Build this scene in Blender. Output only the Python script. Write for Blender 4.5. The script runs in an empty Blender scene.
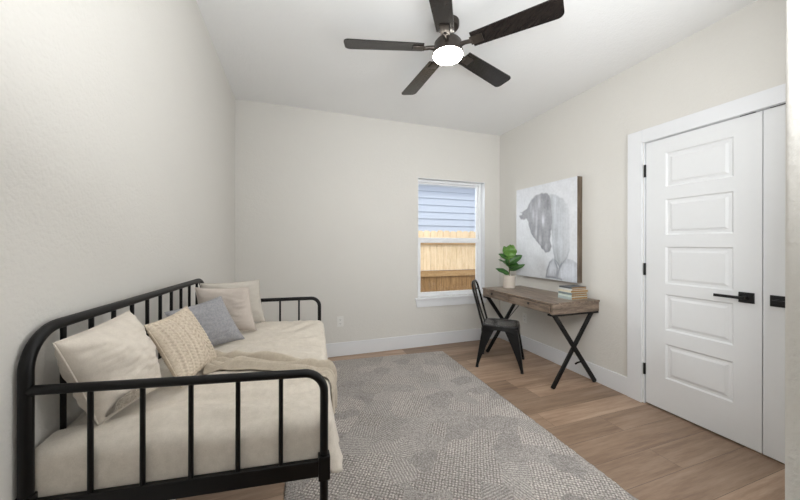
import bpy, bmesh, math, random
from mathutils import Vector, Matrix, noise

random.seed(7)
S = bpy.context.scene
COL = S.collection
PI = math.pi

# ------------------------------------------------------------------ camera
cam_d = bpy.data.cameras.new('camera')
cam = bpy.data.objects.new('camera', cam_d)
COL.objects.link(cam)
cam_d.sensor_width = 36.0
cam_d.lens = 307.6 / 800 * 36
cam_d.shift_y = -5.73 / 800
cam_d.clip_start = 0.02
CAM_YAW, CAM_ROLL = 0.333526, 0.001937
_r = Vector((math.cos(CAM_YAW), -math.sin(CAM_YAW), 0))
_f = Vector((math.sin(CAM_YAW), math.cos(CAM_YAW), 0))
_u = Vector((0, 0, 1))
_r2 = _r * math.cos(CAM_ROLL) + _u * math.sin(CAM_ROLL)
_u2 = _u * math.cos(CAM_ROLL) - _r * math.sin(CAM_ROLL)
_m = Matrix((_r2, _u2, -_f)).transposed().to_4x4()
_m.translation = Vector((0, 0, 1.262))
cam.matrix_world = _m
S.camera = cam

# ------------------------------------------------------------------ light and exposure
w = bpy.data.worlds.new('sky')
S.world = w
w.use_nodes = True
_bg = w.node_tree.nodes['Background']
_bg.inputs['Color'].default_value = (0.93, 0.96, 1.0, 1)
_bg.inputs['Strength'].default_value = 1.25

_sd = bpy.data.lights.new('sun', 'SUN')
_sd.energy = 0.6
_sd.angle = math.radians(3)
_sd.color = (1.0, 0.95, 0.87)
sun = bpy.data.objects.new('sun', _sd)
COL.objects.link(sun)
sun.rotation_euler = (math.radians(48), 0, math.radians(18))

def area(name, loc, rot, sx, sy, energy, col):
    d = bpy.data.lights.new(name, 'AREA')
    d.shape = 'RECTANGLE'
    d.size, d.size_y, d.energy, d.color = sx, sy, energy, col
    o = bpy.data.objects.new(name, d)
    COL.objects.link(o)
    o.location = loc
    o.rotation_euler = [math.radians(a) for a in rot]
    return o
# unseen area lights, added to brighten the room where lamp and sky fall short
area('bounce_fill', (.45, .25, 1.66), (180 - 20, 0, 0), 1.1, .7, 23, (.955, .982, 1.0))  # added fill just above the view, aimed at the ceiling
area('closet_corner_fill', (1.85, .42, 1.45), (93, 0, 34), 1.2, 1.7, 19, (.955, .982, 1.0))  # added fill out of view, brightens the back wall and bed side
area('doorway_fill', (.26, .16, 1.95), (86, 0, -40), .7, .8, 9.5, (.955, .982, 1.0)).data.spread = math.radians(100)  # added fill above the camera for the right wall
area('hall_fill', (.35, -1.1, 1.75), (100, 0, -4), 1.3, 1.5, 4, (.955, .982, 1.0))  # added fill behind the camera, lifts the daybed from the front
area('window_daylight_fill', (.95, 4.55, 2.45), (-66, 0, 42), 1.3, 1.1, 60, (.95, .98, 1.0))  # added panel outside, boosts window daylight on right wall and jamb

S.view_settings.view_transform = 'Standard'
S.view_settings.look = 'None'
S.view_settings.gamma = 1.0
S.view_settings.use_curve_mapping = False
S.view_settings.exposure = 0.28

# ------------------------------------------------------------------ helpers
def link(name, bm, mat=None, parent=None, smooth=False, mats=None):
    bmesh.ops.recalc_face_normals(bm, faces=bm.faces[:])
    me = bpy.data.meshes.new(name)
    bm.to_mesh(me)
    bm.free()
    if mats:
        for m in mats:
            me.materials.append(m)
    elif mat:
        me.materials.append(mat)
    if smooth:
        for p in me.polygons:
            p.use_smooth = True
        if smooth == 'auto':
            me.set_sharp_from_angle(angle=math.radians(38))
    o = bpy.data.objects.new(name, me)
    COL.objects.link(o)
    if parent:
        o.parent = parent
        o.matrix_parent_inverse = Matrix.Identity(4)
    return o

def tag(o, label, cat, group=None, kind=None):
    o['label'] = label
    o['category'] = cat
    if group:
        o['group'] = group
    if kind:
        o['kind'] = kind
    return o

def struct(o):
    o['kind'] = 'structure'
    return o

def thing(name, label, cat, loc=(0, 0, 0), rz=0.0, group=None):
    o = bpy.data.objects.new(name, None)
    o.empty_display_size = 0.1
    COL.objects.link(o)
    o.location = loc
    o.rotation_euler = (0, 0, rz)
    return tag(o, label, cat, group)

def box(bm, x0, x1, y0, y1, z0, z1, bev=0.0, seg=2, mi=0):
    vs = [bm.verts.new((x, y, z)) for x in (x0, x1) for y in (y0, y1) for z in (z0, z1)]
    fs = [bm.faces.new([vs[i] for i in q]) for q in
          ((0, 1, 3, 2), (4, 6, 7, 5), (0, 4, 5, 1), (2, 3, 7, 6), (0, 2, 6, 4), (1, 5, 7, 3))]
    for f in fs:
        f.material_index = mi
    if bev > 0:
        es = list({e for f in fs for e in f.edges})
        bmesh.ops.bevel(bm, geom=es, offset=bev, segments=seg, profile=0.6, affect='EDGES')
    return fs

def B(x0, x1, y0, y1, z0, z1, bev=0.0, seg=2):
    bm = bmesh.new()
    box(bm, x0, x1, y0, y1, z0, z1, bev, seg)
    return bm

def tube(bm, pts, rad, n=14, flat=1.0, upv=None):
    """round bar swept along points; rad scalar or list; flat squeezes the second axis"""
    P = [Vector(p) for p in pts]
    R = rad if isinstance(rad, (list, tuple)) else [rad] * len(P)
    rings = []
    t0 = (P[1] - P[0]).normalized()
    a = Vector(upv) if upv else (Vector((0, 0, 1)) if abs(t0.z) < .9 else Vector((0, 1, 0)))
    nrm = (a - t0 * a.dot(t0)).normalized()
    for i, p in enumerate(P):
        if i == 0:
            t = t0
        elif i == len(P) - 1:
            t = (P[i] - P[i - 1]).normalized()
        else:
            t = ((P[i] - P[i - 1]).normalized() + (P[i + 1] - P[i]).normalized()).normalized()
        nrm = (nrm - t * nrm.dot(t)).normalized()
        b = t.cross(nrm)
        rings.append([bm.verts.new(p + (nrm * math.cos(k * 2 * PI / n) + b * math.sin(k * 2 * PI / n) * flat) * R[i]) for k in range(n)])
    for i in range(len(rings) - 1):
        for k in range(n):
            bm.faces.new((rings[i][k], rings[i][(k + 1) % n], rings[i + 1][(k + 1) % n], rings[i + 1][k]))
    bm.faces.new(rings[0][::-1])
    bm.faces.new(rings[-1])

def fillet(pts, r, seg=8):
    """polyline with rounded corners; r scalar or a list for inner points"""
    P = [Vector(p) for p in pts]
    out = [P[0]]
    for i in range(1, len(P) - 1):
        rr = r[i - 1] if isinstance(r, (list, tuple)) else r
        a = (P[i - 1] - P[i]).normalized()
        b = (P[i + 1] - P[i]).normalized()
        ang = a.angle(b)
        d = rr / math.tan(ang / 2)
        d = min(d, (P[i - 1] - P[i]).length * .49 if i > 1 else (P[i - 1] - P[i]).length * .95,
                (P[i + 1] - P[i]).length * .49 if i < len(P) - 2 else (P[i + 1] - P[i]).length * .95)
        rr = d * math.tan(ang / 2)
        c = P[i] + (a + b).normalized() * (rr / math.sin(ang / 2))
        s, e = P[i] + a * d - c, P[i] + b * d - c
        om = s.angle(e)
        for k in range(seg + 1):
            t = k / seg
            out.append(c + (s * math.sin((1 - t) * om) + e * math.sin(t * om)) / math.sin(om))
    out.append(P[-1])
    return out

def lathe(bm, prof, n=40, c=(0, 0, 0)):
    rings = []
    for r, z in prof:
        if r < 1e-6:
            rings.append([bm.verts.new((c[0], c[1], c[2] + z))])
        else:
            rings.append([bm.verts.new((c[0] + r * math.cos(k * 2 * PI / n), c[1] + r * math.sin(k * 2 * PI / n), c[2] + z)) for k in range(n)])
    for a, b in zip(rings, rings[1:]):
        for k in range(n):
            k2 = (k + 1) % n
            if len(a) == 1 and len(b) == 1:
                continue
            if len(a) == 1:
                bm.faces.new((a[0], b[k], b[k2]))
            elif len(b) == 1:
                bm.faces.new((a[k], a[k2], b[0]))
            else:
                bm.faces.new((a[k], a[k2], b[k2], b[k]))

def sheet(bm, fn, nu, nv, thick=0.0):
    """grid surface fn(u,v)->Vector, u,v in 0..1; closed shell when thick > 0"""
    g = [[Vector(fn(i / nu, j / nv)) for j in range(nv + 1)] for i in range(nu + 1)]
    top = [[bm.verts.new(p) for p in row] for row in g]
    for i in range(nu):
        for j in range(nv):
            bm.faces.new((top[i][j], top[i + 1][j], top[i + 1][j + 1], top[i][j + 1]))
    if thick > 0:
        bot = []
        for i in range(nu + 1):
            row = []
            for j in range(nv + 1):
                du = g[min(i + 1, nu)][j] - g[max(i - 1, 0)][j]
                dv = g[i][min(j + 1, nv)] - g[i][max(j - 1, 0)]
                nn = du.cross(dv)
                nn = nn.normalized() if nn.length > 1e-12 else Vector((0, 0, 1))
                row.append(bm.verts.new(g[i][j] - nn * thick))
            bot.append(row)
        for i in range(nu):
            for j in range(nv):
                bm.faces.new((bot[i][j], bot[i][j + 1], bot[i + 1][j + 1], bot[i + 1][j]))
        for i in range(nu):
            bm.faces.new((top[i][0], bot[i][0], bot[i + 1][0], top[i + 1][0]))
            bm.faces.new((top[i][nv], top[i + 1][nv], bot[i + 1][nv], bot[i][nv]))
        for j in range(nv):
            bm.faces.new((top[0][j], top[0][j + 1], bot[0][j + 1], bot[0][j]))
            bm.faces.new((top[nu][j], bot[nu][j], bot[nu][j + 1], top[nu][j + 1]))

def nz(x, y, z=0.0):
    return noise.noise(Vector((x, y, z)))

# ------------------------------------------------------------------ materials
class Mat:
    def __init__(s, name, col, rough=.6, metal=0.0, spec=.5):
        s.m = bpy.data.materials.new(name)
        s.m.use_nodes = True
        s.nt = s.m.node_tree
        s.b = s.nt.nodes['Principled BSDF']
        s.b.inputs['Base Color'].default_value = (*col, 1)
        s.b.inputs['Roughness'].default_value = rough
        s.b.inputs['Metallic'].default_value = metal
        s.b.inputs['Specular IOR Level'].default_value = spec
    def n(s, t, **kw):
        nd = s.nt.nodes.new(t)
        for k, v in kw.items():
            if k in nd.inputs:
                nd.inputs[k].default_value = v
            else:
                setattr(nd, k, v)
        return nd
    def l(s, a, b):
        s.nt.links.new(a, b)
    def coords(s, scale=(1, 1, 1), rot=(0, 0, 0), kind='Object'):
        tc = s.n('ShaderNodeTexCoord')
        mp = s.n('ShaderNodeMapping')
        mp.inputs['Scale'].default_value = scale
        mp.inputs['Rotation'].default_value = rot
        s.l(tc.outputs[kind], mp.inputs['Vector'])
        return mp.outputs[0]
    def noise(s, vec, scale, detail=3, rough=.55):
        nd = s.n('ShaderNodeTexNoise')
        nd.inputs['Scale'].default_value = scale
        nd.inputs['Detail'].default_value = detail
        nd.inputs['Roughness'].default_value = rough
        s.l(vec, nd.inputs['Vector'])
        return nd.outputs['Fac']
    def ramp(s, fac, stops):
        nd = s.n('ShaderNodeValToRGB')
        el = nd.color_ramp.elements
        while len(el) < len(stops):
            el.new(.5)
        for e, (p, c) in zip(el, stops):
            e.position = p
            e.color = (*c, 1) if len(c) == 3 else c
        s.l(fac, nd.inputs[0])
        return nd.outputs[0]
    def mix(s, fac, a, b, mode='MIX'):
        nd = s.n('ShaderNodeMix', data_type='RGBA', blend_type=mode)
        for sock, v in ((nd.inputs[0], fac), (nd.inputs[6], a), (nd.inputs[7], b)):
            if hasattr(v, 'is_output'):
                s.l(v, sock)
            elif isinstance(v, (int, float)):
                sock.default_value = v
            else:
                sock.default_value = (*v, 1)
        return nd.outputs[2]
    def math(s, op, a, b=None):
        nd = s.n('ShaderNodeMath', operation=op)
        for sock, v in ((nd.inputs[0], a), (nd.inputs[1], b)):
            if v is None:
                continue
            if hasattr(v, 'is_output'):
                s.l(v, sock)
            else:
                sock.default_value = v
        return nd.outputs[0]
    def base(s, sock):
        s.l(sock, s.b.inputs['Base Color'])
        return s
    def bump(s, h, strength=.3, dist=.01):
        nd = s.n('ShaderNodeBump')
        nd.inputs['Strength'].default_value = strength
        nd.inputs['Distance'].default_value = dist
        s.l(h, nd.inputs['Height'])
        s.l(nd.outputs[0], s.b.inputs['Normal'])
        return s

def mat_plaster(name, col):
    m = Mat(name, col, .85, spec=.25)
    v = m.coords()
    h = m.math('ADD', m.noise(v, 95, 3), m.math('MULTIPLY', m.noise(v, 28, 2), .8))
    m.bump(h, .32, .006)
    m.base(m.mix(m.noise(v, 3, 2), tuple(c * .985 for c in col), tuple(min(1, c * 1.015) for c in col)))
    return m.m

def mat_fabric(name, col, col2=None, weave=900, strength=.25, stretch=(1, 1, 1), rough=.9, mottled=22):
    m = Mat(name, col, rough, spec=.15)
    v = m.coords(stretch)
    col2 = col2 or tuple(c * .86 for c in col)
    f = m.noise(v, mottled, 5, .65)
    fine = m.noise(v, weave * .45, 2, .6)
    k = m.ramp(m.math('ADD', m.math('MULTIPLY', f, .6), m.math('MULTIPLY', fine, .4)), [(.36, (0, 0, 0)), (.64, (1, 1, 1))])
    m.base(m.mix(k, col2, col))
    w1 = m.n('ShaderNodeTexWave', bands_direction='X'); w1.inputs['Scale'].default_value = weave / 2.2; m.l(v, w1.inputs['Vector'])
    w2 = m.n('ShaderNodeTexWave', bands_direction='Z'); w2.inputs['Scale'].default_value = weave / 2.2; m.l(v, w2.inputs['Vector'])
    m.bump(m.math('ADD', m.math('ADD', w1.outputs['Fac'], w2.outputs['Fac']), m.math('MULTIPLY', f, 2.0)), strength, .002)
    m.b.inputs['Sheen Weight'].default_value = .15
    return m.m

def mat_wood(name, dark, mid, light, grain=(1.2, 14, 14), rough=.55, knots=False, ring=4.0):
    m = Mat(name, mid, rough, spec=.35)
    v = m.coords(grain)
    f = m.noise(v, ring, 6, .62)
    f2 = m.noise(v, ring * 6, 3, .6)
    s_ = m.math('ADD', m.math('MULTIPLY', f, .72), m.math('MULTIPLY', f2, .28))
    c = m.ramp(s_, [(.33, dark), (.5, mid), (.68, light)])
    m.base(c)
    m.bump(s_, .25, .003)
    return m.m

def mat_plain(name, col, rough=.5, metal=0.0, spec=.5, var=.06, scale=30, bump=0.0):
    m = Mat(name, col, rough, metal, spec)
    v = m.coords()
    f = m.noise(v, scale, 3)
    m.base(m.mix(f, tuple(c * (1 - var) for c in col), tuple(min(1, c * (1 + var)) for c in col)))
    if bump:
        m.bump(f, bump, .002)
    return m.m

def mat_emit(name, col, strength):
    m = Mat(name, (.9, .88, .82), .4)
    m.b.inputs['Emission Color'].default_value = (*col, 1)
    m.b.inputs['Emission Strength'].default_value = strength
    return m.m

M = {}
M['wall'] = mat_plaster('wall_paint', (.72, .70, .66))
M['ceiling'] = mat_plaster('ceiling_paint', (.88, .88, .875))
M['trim'] = mat_plain('white_trim_paint', (.80, .81, .83), .35, var=.01)
M['door'] = mat_plain('white_door_paint', (.80, .81, .82), .38, var=.01)
M['vinyl'] = mat_plain('white_vinyl', (.90, .91, .925), .35, var=.01)
M['black'] = mat_plain('black_metal', (.0035, .0033, .0035), .36, .0, .28, var=.2)
M['matte_black'] = mat_plain('matte_black_hardware', (.008, .008, .009), .5, .2, var=.2)
M['seat_sheen'] = mat_plain('seat_sheen_grey', (.12, .12, .125), .24, .6, .5, var=.25, scale=14)  # black metal with the seat top's reflected light put in as grey
M['bronze'] = mat_plain('dark_bronze', (.055, .045, .038), .38, .6, var=.1)
M['blade'] = mat_wood('dark_walnut_blade', (.010, .009, .009), (.016, .013, .012), (.026, .021, .018), (14, 1.2, 14), .2)
M['plate'] = mat_plain('outlet_plastic', (.80, .79, .76), .35, var=.01)
M['slot'] = mat_plain('dark_slot', (.05, .05, .05), .6)

# oak plank floor, boards run along X
def mat_floor():
    m = Mat('oak_planks', (.4, .28, .19), .42, spec=.4)
    v = m.coords()
    sx = m.n('ShaderNodeSeparateXYZ'); m.l(v, sx.inputs[0])
    ry = m.math('DIVIDE', m.math('ADD', sx.outputs[1], 20.0), .182)
    row = m.math('FLOOR', ry)
    wr_ = m.n('ShaderNodeTexWhiteNoise', noise_dimensions='1D'); m.l(row, wr_.inputs['W'])
    rx = m.math('DIVIDE', m.math('ADD', m.math('ADD', sx.outputs[0], 20.0), m.math('MULTIPLY', wr_.outputs['Value'], 1.22)), 1.22)
    colm = m.math('FLOOR', rx)
    cxy = m.n('ShaderNodeCombineXYZ'); m.l(colm, cxy.inputs[0]); m.l(row, cxy.inputs[1])
    wc = m.n('ShaderNodeTexWhiteNoise', noise_dimensions='2D'); m.l(cxy.outputs[0], wc.inputs['Vector'])
    def edge(q, size, wd):
        f = m.math('FRACT', q)
        d = m.math('MINIMUM', f, m.math('SUBTRACT', 1.0, f))
        return m.math('LESS_THAN', m.math('MULTIPLY', d, size), wd)
    gap = m.math('MAXIMUM', edge(ry, .182, .0011), edge(rx, 1.22, .0011))
    tone = wc.outputs['Value']
    mp = m.n('ShaderNodeMapping'); mp.inputs['Scale'].default_value = (1.1, 13, 1)
    add = m.n('ShaderNodeVectorMath', operation='ADD')
    sc = m.n('ShaderNodeVectorMath', operation='SCALE'); sc.inputs['Scale'].default_value = 9.0
    m.l(wc.outputs['Color'], sc.inputs[0]); m.l(v, add.inputs[0]); m.l(sc.outputs[0], add.inputs[1])
    m.l(add.outputs[0], mp.inputs['Vector'])
    g = m.noise(mp.outputs[0], 2.4, 6, .6)
    g2 = m.noise(mp.outputs[0], 14, 3, .6)
    big = m.noise(mp.outputs[0], .7, 2, .5)
    gr = m.math('ADD', m.math('ADD', m.math('MULTIPLY', g, .5), m.math('MULTIPLY', g2, .18)), m.math('MULTIPLY', big, .32))
    c = m.ramp(gr, [(.34, (.215, .140, .095)), (.5, (.345, .238, .165)), (.66, (.46, .338, .248))])
    t = m.ramp(tone, [(0, (.72, .70, .69)), (.5, (1.0, .985, .98)), (1, (1.25, 1.24, 1.24))])
    c = m.mix(1.0, c, t, 'MULTIPLY')
    c = m.mix(gap, c, (.13, .09, .065))
    m.base(c)
    m.bump(m.math('SUBTRACT', m.math('MULTIPLY', gr, .4), gap), .25, .002)
    return m.m
M['floor'] = mat_floor()

# patchwork weave rug
def mat_rug():
    m = Mat('patchwork_rug', (.35, .32, .3), .95, spec=.1)
    v = m.coords(rot=(0, 0, math.radians(33)))
    nzv = m.n('ShaderNodeTexNoise'); nzv.inputs['Scale'].default_value = 9; m.l(v, nzv.inputs['Vector'])
    wob = m.n('ShaderNodeVectorMath', operation='MULTIPLY_ADD')
    m.l(nzv.outputs['Color'], wob.inputs[0]); wob.inputs[1].default_value = (.022, .022, 0); m.l(v, wob.inputs[2])
    vo = m.n('ShaderNodeTexVoronoi', voronoi_dimensions='2D', distance='CHEBYCHEV')
    vo.inputs['Scale'].default_value = 6.3; vo.inputs['Randomness'].default_value = .75
    m.l(wob.outputs[0], vo.inputs['Vector'])
    sep = m.n('ShaderNodeSeparateColor'); m.l(vo.outputs['Color'], sep.inputs[0])
    r, g, b = sep.outputs[0], sep.outputs[1], sep.outputs[2]
    # woven dots
    dots = m.n('ShaderNodeTexVoronoi', voronoi_dimensions='2D'); dots.inputs['Scale'].default_value = 60; dots.inputs['Randomness'].default_value = .25
    m.l(v, dots.inputs['Vector'])
    dk = m.ramp(dots.outputs['Distance'], [(.22, (1, 1, 1)), (.5, (0, 0, 0))])
    # ribs in a direction of the patch's own
    rot = m.n('ShaderNodeVectorRotate', rotation_type='Z_AXIS'); m.l(v, rot.inputs['Vector'])
    m.l(m.math('MULTIPLY', g, 6.28), rot.inputs['Angle'])
    wv = m.n('ShaderNodeTexWave', bands_direction='X'); wv.inputs['Scale'].default_value = 19; wv.inputs['Distortion'].default_value = 1.6
    wv.inputs['Detail'].default_value = 2; wv.inputs['Detail Scale'].default_value = 3
    m.l(rot.outputs[0], wv.inputs['Vector'])
    # heathered pile
    pile = m.ramp(m.noise(v, 120, 3, .75), [(.36, (0, 0, 0)), (.64, (1, 1, 1))])
    st = m.n('ShaderNodeMapping'); st.inputs['Scale'].default_value = (1, 5, 1); m.l(rot.outputs[0], st.inputs['Vector'])
    streak = m.noise(st.outputs[0], 34, 3, .6)
    A = m.mix(dk, (.245, .223, .207), (.49, .457, .425))
    Bc = m.mix(wv.outputs['Fac'], (.265, .243, .228), (.41, .385, .36))
    C = m.ramp(streak, [(.35, (.245, .224, .21)), (.65, (.375, .35, .33))])
    isA = m.math('GREATER_THAN', b, .55)
    isB = m.math('GREATER_THAN', r, .60)
    c = m.mix(isB, C, Bc)
    c = m.mix(isA, c, A)
    c = m.mix(1.0, c, m.ramp(g, [(0, (.9, .9, .9)), (1, (1.1, 1.1, 1.1))]), 'MULTIPLY')
    c = m.mix(m.math('MULTIPLY', pile, .75), m.mix(1.0, c, (1.9, 1.9, 1.92), 'MULTIPLY'), m.mix(1.0, c, (.42, .42, .42), 'MULTIPLY'))
    m.base(c)
    h = m.math('ADD', m.math('MULTIPLY', pile, .8), m.math('ADD', m.math('MULTIPLY', dk, isA), m.math('MULTIPLY', wv.outputs['Fac'], isB)))
    m.bump(h, .6, .004)
    return m.m
M['rug'] = mat_rug()

M['linen'] = mat_fabric('cream_linen_spread', (.75, .685, .60), (.63, .57, .49), mottled=45)
M['mattress'] = mat_fabric('ivory_ticking', (.70, .65, .58))
M['throw'] = mat_fabric('oatmeal_throw', (.69, .61, .50), (.57, .49, .39), 500, .5, mottled=60)
M['pillow_cream'] = mat_fabric('cream_cotton', (.78, .71, .625), (.67, .605, .525), mottled=50)
M['pillow_rose'] = mat_fabric('pale_blush_linen', (.64, .57, .515), (.58, .51, .455))
M['pillow_ivory'] = mat_fabric('ivory_linen', (.64, .60, .54), (.58, .535, .475))
M['pillow_gray'] = mat_fabric('slate_grey_chambray', (.40, .395, .41), (.265, .265, .28), mottled=120)
M['lace'] = mat_fabric('ivory_crochet', (.82, .74, .64), (.60, .51, .41), 300, .8, mottled=160)

def mat_knit():
    m = Mat('cable_knit', (.6, .5, .38), .95, spec=.1)
    at = m.n('ShaderNodeUVMap'); at.uv_map = 'face'
    mp = m.n('ShaderNodeMapping'); m.l(at.outputs[0], mp.inputs['Vector'])
    mp.inputs['Scale'].default_value = (1, 1, 1)
    sep = m.n('ShaderNodeSeparateXYZ'); m.l(mp.outputs[0], sep.inputs[0])
    u, v = sep.outputs[0], sep.outputs[1]
    # stitches: ribs in u, beads in v
    rib = m.math('SINE', m.math('MULTIPLY', u, 2 * PI * 17))
    bead = m.math('SINE', m.math('ADD', m.math('MULTIPLY', v, 2 * PI * 46), m.math('MULTIPLY', rib, 1.5)))
    rope = m.math('SINE', m.math('ADD', m.math('MULTIPLY', v, 2 * PI * 12), m.math('MULTIPLY', m.math('ABSOLUTE', m.math('SUBTRACT', u, .63)), 60)))
    near = m.math('LESS_THAN', m.math('ABSOLUTE', m.math('SUBTRACT', u, .63)), .10)
    h = m.math('ADD', m.math('ADD', m.math('MULTIPLY', rib, .5), m.math('MULTIPLY', bead, .35)), m.math('MULTIPLY', m.math('MULTIPLY', rope, near), .6))
    nn = m.noise(m.coords(), 140, 3)
    k = m.ramp(m.math('ADD', m.math('MULTIPLY', h, .22), nn), [(.15, (.50, .41, .31)), (.5, (.645, .555, .445)), (.85, (.74, .655, .545))])
    m.base(k)
    m.bump(h, .4, .002)
    return m.m
M['knit'] = mat_knit()

M['desk'] = mat_wood('weathered_oak', (.078, .058, .045), (.205, .152, .113), (.38, .295, .228), (9, 1.3, 9), .33)
M['desk_end'] = mat_wood('weathered_oak_end', (.078, .058, .045), (.205, .152, .113), (.38, .295, .228), (1.3, 9, 9), .33)
M['fence'] = mat_wood('cedar_boards', (.50, .345, .20), (.68, .515, .335), (.78, .62, .43), (9, 9, .8), .8)
M['fence_lower'] = mat_wood('brown_cedar', (.13, .07, .03), (.27, .155, .068), (.38, .235, .11), (9, 9, .8), .85)  # lower boards, darker and browner than the upper ones
M['fence_rail'] = mat_wood('cedar_rail', (.20, .115, .05), (.35, .215, .10), (.46, .295, .145), (.8, 9, 9), .85)
M['siding'] = mat_plain('pale_blue_siding', (.60, .66, .78), .6, var=.02)
M['eave'] = mat_plain('soffit_paint', (.66, .70, .78), .6, var=.02)
M['roof'] = mat_plain('roof_shingle', (.12, .12, .13), .9, var=.3, bump=.5)
M['ground'] = mat_plain('dry_ground', (.28, .24, .18), .95, var=.3, bump=.6)
M['pot'] = mat_plain('cream_ceramic', (.60, .535, .465), .5, var=.04)
M['soil'] = mat_plain('potting_soil', (.04, .03, .02), .95, var=.4, scale=120, bump=.8)
M['stem'] = mat_plain('plant_stem', (.13, .11, .04), .7, var=.3)
def mat_leaf(name, a, b):
    m = Mat(name, a, .42, spec=.45)
    m.base(m.mix(m.noise(m.coords(), 26, 3), a, b))
    m.b.inputs['Subsurface Weight'].default_value = .0
    return m.m
M['leaf_dark'] = mat_leaf('deep_green_leaf', (.022, .075, .016), (.05, .14, .032))
M['leaf_young'] = mat_leaf('fresh_green_leaf', (.075, .19, .028), (.15, .29, .055))
M['pages'] = mat_plain('aged_pages', (.34, .205, .09), .9, var=.25, scale=200)
M['lamp'] = mat_emit('lit_diffuser', (1.0, .95, .85), 36.0)
M['frame_wood'] = mat_wood('canvas_edge_wood', (.07, .05, .035), (.145, .11, .08), (.21, .165, .125), (9, 9, 1.0), .7)

def mat_glass():
    m = bpy.data.materials.new('window_glass')
    m.use_nodes = True
    nt = m.node_tree
    nt.nodes.clear()
    out = nt.nodes.new('ShaderNodeOutputMaterial')
    tr = nt.nodes.new('ShaderNodeBsdfTransparent'); tr.inputs[0].default_value = (.96, .975, .98, 1)
    gl = nt.nodes.new('ShaderNodeBsdfGlossy'); gl.inputs['Roughness'].default_value = .02
    fr = nt.nodes.new('ShaderNodeFresnel'); fr.inputs[0].default_value = 1.35
    mx = nt.nodes.new('ShaderNodeMixShader')
    nt.links.new(fr.outputs[0], mx.inputs[0]); nt.links.new(tr.outputs[0], mx.inputs[1]); nt.links.new(gl.outputs[0], mx.inputs[2])
    nt.links.new(mx.outputs[0], out.inputs[0])
    return m
M['glass'] = mat_glass()

# ------------------------------------------------------------------ room shell
XL, XR, YB, H = -.561, 2.649, 3.507, 2.74
YH = -1.5                        # an unseen short hall behind the camera, closed off to block sky light
FX, FY0, FY1 = .704, .10, .252   # front wall beside the opening

o = struct(link('floor', B(XL - .12, XR + .12, YH, YB + .14, -.12, 0), M['floor']))
o = struct(link('ceiling', B(XL - .12, XR + .12, YH, YB + .14, H, H + .12), M['ceiling']))
o = struct(link('wall_left', B(XL - .12, XL, YH, YB + .14, 0, H), M['wall']))

# back wall with the window opening
WX0, WX1, WZ0, WZ1 = 1.447, 2.408, .600, 2.085
bm = bmesh.new()
box(bm, XL, WX0, YB, YB + .14, 0, H)
box(bm, WX1, XR, YB, YB + .14, 0, H)
box(bm, WX0, WX1, YB, YB + .14, WZ1, H)
box(bm, WX0, WX1, YB, YB + .14, 0, WZ0 - .02)
struct(link('wall_back', bm, M['wall']))

# right wall with the closet opening
DY0, DY1, DZ = .372, 1.688, 2.080
bm = bmesh.new()
box(bm, XR, XR + .12, DY1, YB, 0, H)
box(bm, XR, XR + .12, DY0, DY1, DZ, H)
box(bm, XR, XR + .12, FY0, DY0, 0, H)
struct(link('wall_right', bm, M['wall']))
bm = bmesh.new()
box(bm, FX, XR, FY0, FY1, 0, H, .012, 4)
struct(link('wall_front', bm, M['wall'], smooth='auto'))

bm = bmesh.new()
box(bm, XL, 1.5, YH - .12, YH, 0, H)
struct(link('wall_light_block', bm, M['wall']))  # unseen wall added to keep sky light out of the opening
struct(link('wall_light_block_right', B(1.5, 1.62, YH - .12, FY0, 0, H), M['wall']))  # unseen side wall, added to block sky light as well

def baseboard(name, x0, x1, y0, y1, side):
    bm = bmesh.new()
    box(bm, x0, x1, y0, y1, 0, .152, .003, 2)
    return struct(link(name, bm, M['trim']))
baseboard('baseboard_back', XL + .0155, XR - .0155, YB - .015, YB, 'b')
baseboard('baseboard_right', XR - .015, XR, 1.803, YB - .0005, 'r')
baseboard('baseboard_left', XL, XL + .015, YH, YB - .0005, 'l')

# closet casing
bm = bmesh.new()
box(bm, XR - .020, XR + .0, DY1 + .004, DY1 + .114, 0, DZ + .098, .003)
box(bm, XR - .020, XR + .0, DY0 - .114, DY0 - .004, 0, DZ + .098, .003)
box(bm, XR - .0195, XR + .0, DY0 - .004, DY1 + .004, DZ - .006, DZ + .098, .003)
box(bm, XR, XR + .115, DY1 - .008, DY1, 0, DZ)
box(bm, XR, XR + .115, DY0, DY0 + .008, 0, DZ)
box(bm, XR, XR + .115, DY0 + .008, DY1 - .008, DZ - .008, DZ)
struct(link('trim_1', bm, M['trim']))
bm = B(XR + .1155, XR + .12, DY0, DY1, 0, DZ)
struct(link('wall_closet', bm, M['wall']))

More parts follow.
